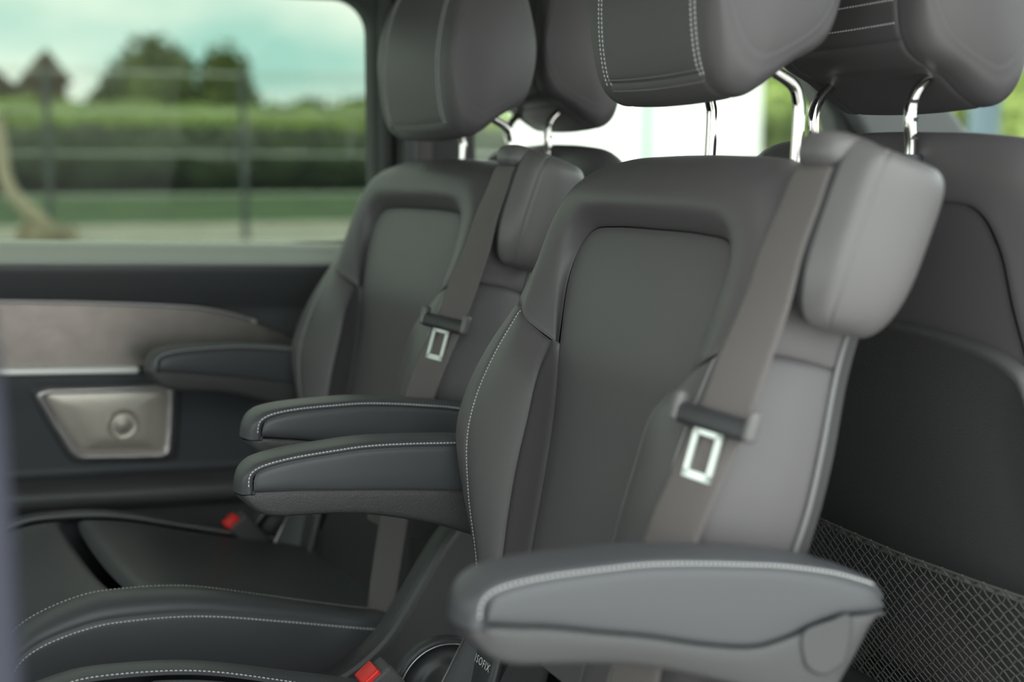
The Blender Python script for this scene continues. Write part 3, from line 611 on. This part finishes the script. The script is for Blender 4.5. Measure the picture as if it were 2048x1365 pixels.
def front_seat(loc):
    T = empty('front_seat', loc, math.pi)
    b = MB(); b.grid(fill(K1, .40, lambda s: -.010+0*s, puff=-.004, depth=.0012)); b.build('backrest', 'leather', T)
    sh = patch([S(full(V)) for V in (K1, K2, K3, K4)], 120, 40, CORE, 'vV', depth=.0018); o = pobj('backrest_edge', sh, 'leather', T)
    b = MB(); b.grid(fill(K4, .40, lambda s: .075+0*s, depth=0)); b.build('backrest_front', 'leather', T)
    headrest_part(T, .156, 1.050, .032, notch=True)
    # hard back panel with a raised upper edge
    tp = cr(np.array([(-.212, -.06), (-.214, .10), (-.212, .25), (-.205, .37), (-.188, .405), (-.12, .422), (0, .428), (.12, .422), (.188, .405), (.205, .37), (.212, .25), (.214, .10), (.212, -.06)]), np.linspace(0, 12, 90))
    rows = []
    for k, w_ in ((1.0, -.006), (1.0, -.016), (.985, -.0195), (.965, -.0185), (.94, -.016), (.7, -.017), (.35, -.018), (.0, -.018)):
        c = np.array([0, .16]); q = c+(tp-c)*k if k > .9 else np.stack([tp[:, 0]*k, .16+(tp[:, 1]-.16)*k], 1); rows.append(np.concatenate([q, np.full((len(q), 1), w_)], 1))
    b = MB(); b.grid(S(np.array(rows))); pan = b.build('back_panel', 'grain', T)
    # net pocket: diamond mesh of cords under a braided hem
    s_top, s_bot = .185, -.06
    def net_pt(t, s):
        q = 1-abs(t)/.205; bul = .010+.016*max(q, 0)**.5*math.sin(math.pi*min(max((s-s_bot)/(s_top-s_bot), 0.05), 1)*.75)
        return (t, s-.008*(t/.2)**2*0, -.018-bul)
    b = MB(); sp_ = .0150; slope = .85
    for fam in (1, -1):
        t0 = -.205-.32
        while t0 < .205+.32:
            pts = []
            for k in range(42):
                s = s_top-(s_top-s_bot)*k/41; t = t0+fam*(s_top-s)/slope+.0016*math.sin(k*2.2)*fam
                if -.205 <= t <= .205: pts.append(net_pt(t, s))
            if len(pts) > 2: b.tube(S(np.array(pts)), .00075, 4, cap=False)
            t0 += sp_
    tag(b.build('pocket_net', 'net', T), kind='stuff')
    hem = S(np.array([net_pt(t, s_top) for t in np.linspace(-.205, .205, 60)])); b = MB()
    hem2 = S(np.array([net_pt(t, s_top-.0055) for t in np.linspace(-.205, .205, 60)])); b.grid(np.array([hem, hem2])); b.tube(hem, .0013, 6); b.tube(hem2, .001, 6)
    for i in range(2, 58, 4): b.tube([hem[i]+np.array([0, 0, .001]), hem2[i+1], hem2[i+2], hem[i+3]], .0013, 5)
    b.build('net_hem', 'net', T)
    rbox('seat_base', (-.20, 0, .22), (.50, .46, .44), 'plastic', T, bevel=.03); rbox('seat_cushion', (-.24, 0, .49), (.50, .48, .12), 'leather', T, bevel=.04)
    return T
Dst = front_seat((.981, -.36, 0)); tag(Dst, 'front seat seen from behind with net pocket, at the right edge', 'seat', 'front seats seen from behind')
Cst = copy_tree(Dst); Cst.location = (.985, .45, 0); tag(Cst, 'front seat mostly hidden behind the far rear-facing seat by the front door window', 'seat', 'front seats seen from behind')

# ------------------------------------------------------------------ outside
def terrain(name, prof, m, x0=-60, x1=110, label=None):
    b = MB(); b.grid(np.array([[(x, y, z) for y, z in prof] for x in np.linspace(x0, x1, 30)])); return tag(b.build(name, m, smooth=False), label, name.split('_')[0], kind='structure')
terrain('ground', [(-60, -.55), (5, -.55), (12, -.30), (17.2, .01)], 'yard', label='grey paved yard around the van')
terrain('pavement', [(17.2, .012), (18.0, .042), (20.4, .146)], 'asphalt', label='pale pavement strip behind the fence')
terrain('lawn', [(20.4, .141), (22.4, .225), (26, .30), (34, .47), (150, 1.6)], 'grass', label='dark green grass beyond the pavement')
def leaves(bl, blobs, count, size, spread=1.0):
    """leaf cards on the surfaces of several lumpy blobs around real solid cores"""
    b = MB(); wts = np.array([r[0]*r[2] for _, r in blobs]); wts = wts/wts.sum()
    for (c, r), k in zip(blobs, (wts*count).astype(int)):
        d = rng.normal(size=(k, 3)); d /= np.linalg.norm(d, axis=1)[:, None]
        p = np.array(c)+d*np.array(r)*(rng.uniform(.82, 1.08, size=(k, 1)))
        a = rng.normal(size=(k, 3)); a /= np.linalg.norm(a, axis=1)[:, None]; e = np.cross(a, rng.normal(size=(k, 3))); e /= np.linalg.norm(e, axis=1)[:, None]
        s = size*rng.uniform(.6, 1.3, size=(k, 1))
        q = np.stack([p-a*s, p+e*s*.5, p+a*s, p-e*s*.5], 1).reshape(-1, 3)
        b.add(q, [(4*i, 4*i+1, 4*i+2, 4*i+3) for i in range(k)])
        a_ = np.linspace(0, 2*math.pi, 14, endpoint=False); P = []
        for th in np.linspace(0, math.pi, 9):
            P.append([(c[0]+.86*r[0]*math.sin(th)*math.cos(f), c[1]+.86*r[1]*math.sin(th)*math.sin(f), c[2]+.86*r[2]*math.cos(th)) for f in a_])
        P = np.array(P); P += rng.normal(size=P.shape)*.04*min(r); b.grid(P, wv=True)
    return b
def gz(y): return np.interp(y, [-60, 5, 12, 17.2, 22.4, 26, 34, 150], [-.55, -.55, -.30, .01, .235, .30, .47, 1.6])
def tree(name, x, y, h, wd, label, leafm='tree', n=2600, group='trees beyond the hedge', lobes=6):
    T = empty(name, (x, y, gz(y))); bl = [((0, 0, h*.55), (wd*.36, wd*.36, h*.45)), ((wd*.05, 0, h*.22), (wd*.45, wd*.4, h*.22))]
    for i in range(lobes):
        a = i*2*math.pi/lobes+random.random(); bl.append(((wd*.27*math.cos(a), wd*.27*math.sin(a), h*random.uniform(.25, .60)), (wd*.25, wd*.25, h*.20)))
    leaves(None, bl, n, .16*max(1, h/6)).build('crown', leafm, T, smooth=False)
    b = MB(); b.tube([(0, 0, -.1), (.03, 0, h*.25), (0, .04, h*.6)], [.14, .11, .05], 9); b.build('trunk', 'bark', T)
    return tag(T, label, 'tree', group)
def place(px, Y): return at(px, 400, Y)[0]
def row(name, m, x0, x1, y, h, dep, label, cat, n, step=1.1, size=.10, jit=.12):
    bl = []; x = x0
    while x < x1:
        bl.append(((x, y+random.uniform(-.1, .1), gz(y)+h*.45), (step*1.5, dep, h*.55*random.uniform(1-jit, 1+jit)))); x += step
    return tag(leaves(None, bl, n, size).build(name, m, smooth=False), label, cat)
row('clipped_hedge', 'hedge', -14, 26, 32, 1.58, 1.1, 'dark clipped hedge running along the grass', 'hedge', 9000)
row('shrub_row', 'bush', -16, 40, 36, 2.38, 2.0, 'sunlit light green shrubs behind the dark hedge', 'shrubs', 9000, step=1.5)
tree('tree', place(315, 46), 46, 4.6, 4.3, 'tall rounded green tree above the hedge', n=3400)
tree('tree', place(455, 52), 52, 4.9, 3.0, 'smaller green tree just right of the tallest tree', n=2200)
tree('tree', place(225, 41), 41, 2.9, 1.9, 'low green tree just left of the tallest tree', n=2000)
tree('tree', place(560, 75), 72, 3.4, 5, 'faint distant tree right of the fence post', 'fartree', 1500)
tree('tree', place(640, 82), 84, 4.3, 6, 'faint distant tree nearest the window edge', 'fartree', 1500)
tree('tree', place(720, 96), 96, 5.0, 7, 'faint distant tree partly behind the window frame', 'fartree', 1500)
def house(px, Y, wd, h, rh, label):
    x = place(px, Y); T = empty('house', (x, Y, gz(Y))); b = MB(); b.box((0, 3, h/2), (wd, 6, h)); b.build('wall', 'brick', T, smooth=False)
    b = MB(); e = wd/2+.25; b.add([(-e, -.3, h), (e, -.3, h), (0, -.3, h+rh), (-e, 6.3, h), (e, 6.3, h), (0, 6.3, h+rh)], [(0, 1, 2), (3, 5, 4), (0, 2, 5, 3), (1, 4, 5, 2), (0, 3, 4, 1)]); b.build('roof', 'roof', T, smooth=False)
    for k in (-1, 1): rbox('window', (k*wd*.22, -.02, h*.62), (wd*.2, .08, h*.3), 'pane', T, bevel=.02)
    return tag(T, label, 'house', 'houses beyond the hedge')
house(-22, 66, 2.9, 3.5, 1.4, 'brown gabled house at the far left behind the hedge')
house(103, 58, 1.5, 3.6, 1.3, 'narrow brown gabled house left of the trees')
# fence
def fence(px0, Y):
    pitch = 2.5; x0 = place(px0, Y)
    for k, lb in ((-2, 'wire mesh fence panel at the left edge of the tinted window'), (-1, 'wire mesh fence panel left of the post in the middle of the window'), (0, 'wire mesh fence panel right of the post in the middle of the window'), (1, 'wire mesh fence panel hidden behind the window pillar and far seat')):
        xa = x0+k*pitch; z = gz(Y)
        T = empty('fence_panel', (xa, Y, z)); b = MB(); b.box((0, 0, 1.12), (.075, .06, 2.28)); b.build('post', 'fence', T, smooth=False)
        b = MB()
        for i in range(1, 49): b.box((.03+i*.05, -.035, 1.15), (.005, .005, 2.2))
        tag(b.build('vertical_wires', 'fence', T, smooth=False), kind='stuff')
        b = MB()
        for h in (.06, .60, 1.14, 1.68, 2.18):
            for dy in (-.042, -.028): b.box((1.25, dy, h), (2.38, .006, .010))
            for i in range(1, 49): b.box((.03+i*.05, -.048, h), (.018, .010, .034))  # enlarged pale blocks at the crossings stand in for specular glints
        tag(b.build('horizontal_wires', 'wire', T, smooth=False), kind='stuff')
        tag(T, lb, 'fence', 'mesh fence panels along the pavement')
fence(490, 17.6)
# solid curved trunk and tuft, made up for a tan reflection in the glass
x = place(30, 16.8); T = empty('reflection_stand_in', (x, 16.8, gz(16.8)))
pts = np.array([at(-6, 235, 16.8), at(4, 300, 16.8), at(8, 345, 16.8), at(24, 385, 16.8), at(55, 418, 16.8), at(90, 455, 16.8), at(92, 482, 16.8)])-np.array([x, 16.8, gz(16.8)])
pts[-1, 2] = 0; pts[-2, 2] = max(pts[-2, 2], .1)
b = MB(); b.tube(cr(pts, np.linspace(0, 6, 40)), np.interp(np.linspace(0, 1, 40), [0, .6, .85, 1], [.07, .085, .11, .14]), 10); b.build('trunk', 'reflection_tan', T)
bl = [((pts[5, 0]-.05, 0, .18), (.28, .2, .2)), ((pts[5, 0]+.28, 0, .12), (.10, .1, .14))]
leaves(None, bl, 260, .06).build('reflection_tuft', 'reflection_tan', T, smooth=False)
tag(T, 'added tan curved shape for a reflection near the left edge of the window', 'tree')
# white building, green and a blue post beyond the front windows
x = place(1250, 20); T = empty('white_building', (x, 20, gz(20)))
b = MB(); b.box((0, 1.5, 2.2), (3.9, 3, 4.6)); b.build('wall', 'white', T, smooth=False)
b = MB(); b.box((.36, -.08, 2.2), (.26, .16, 4.6)); b.build('downpipe', 'grey', T, smooth=False)
T.rotation_euler = (0, 0, math.radians(-38)); tag(T, 'bright white building with grey pilaster beyond the front door window', 'building')
for i, (px, Y, h, wd, lb) in enumerate([(1540, 28, 3.6, 2.6, 'yellow green tree right of the white building'), (1740, 20.5, 3.3, 1.5, 'light green tree behind the sloping pillar'), (1905, 23.5, 3.4, 1.9, 'light green tree left of the blue post'), (2060, 19, 3.4, 2.6, 'light green tree at the right edge beyond the windscreen')]):
    tree('roadside_tree', place(px, Y), Y, h, wd, lb, 'bush', 1500, group='trees beyond the front windows')
x = place(1962, 16); T = empty('blue_post', (x, 16, gz(16))); b = MB(); b.box((0, 0, 1.6), (.36, .3, 3.3)); b.build('post', 'blue', T, smooth=False)
b = MB(); b.box((0, 0, 3.3), (.65, .4, .12)); b.build('cap', 'grey', T, smooth=False); tag(T, 'blurred blue post seen through the windscreen', 'post')
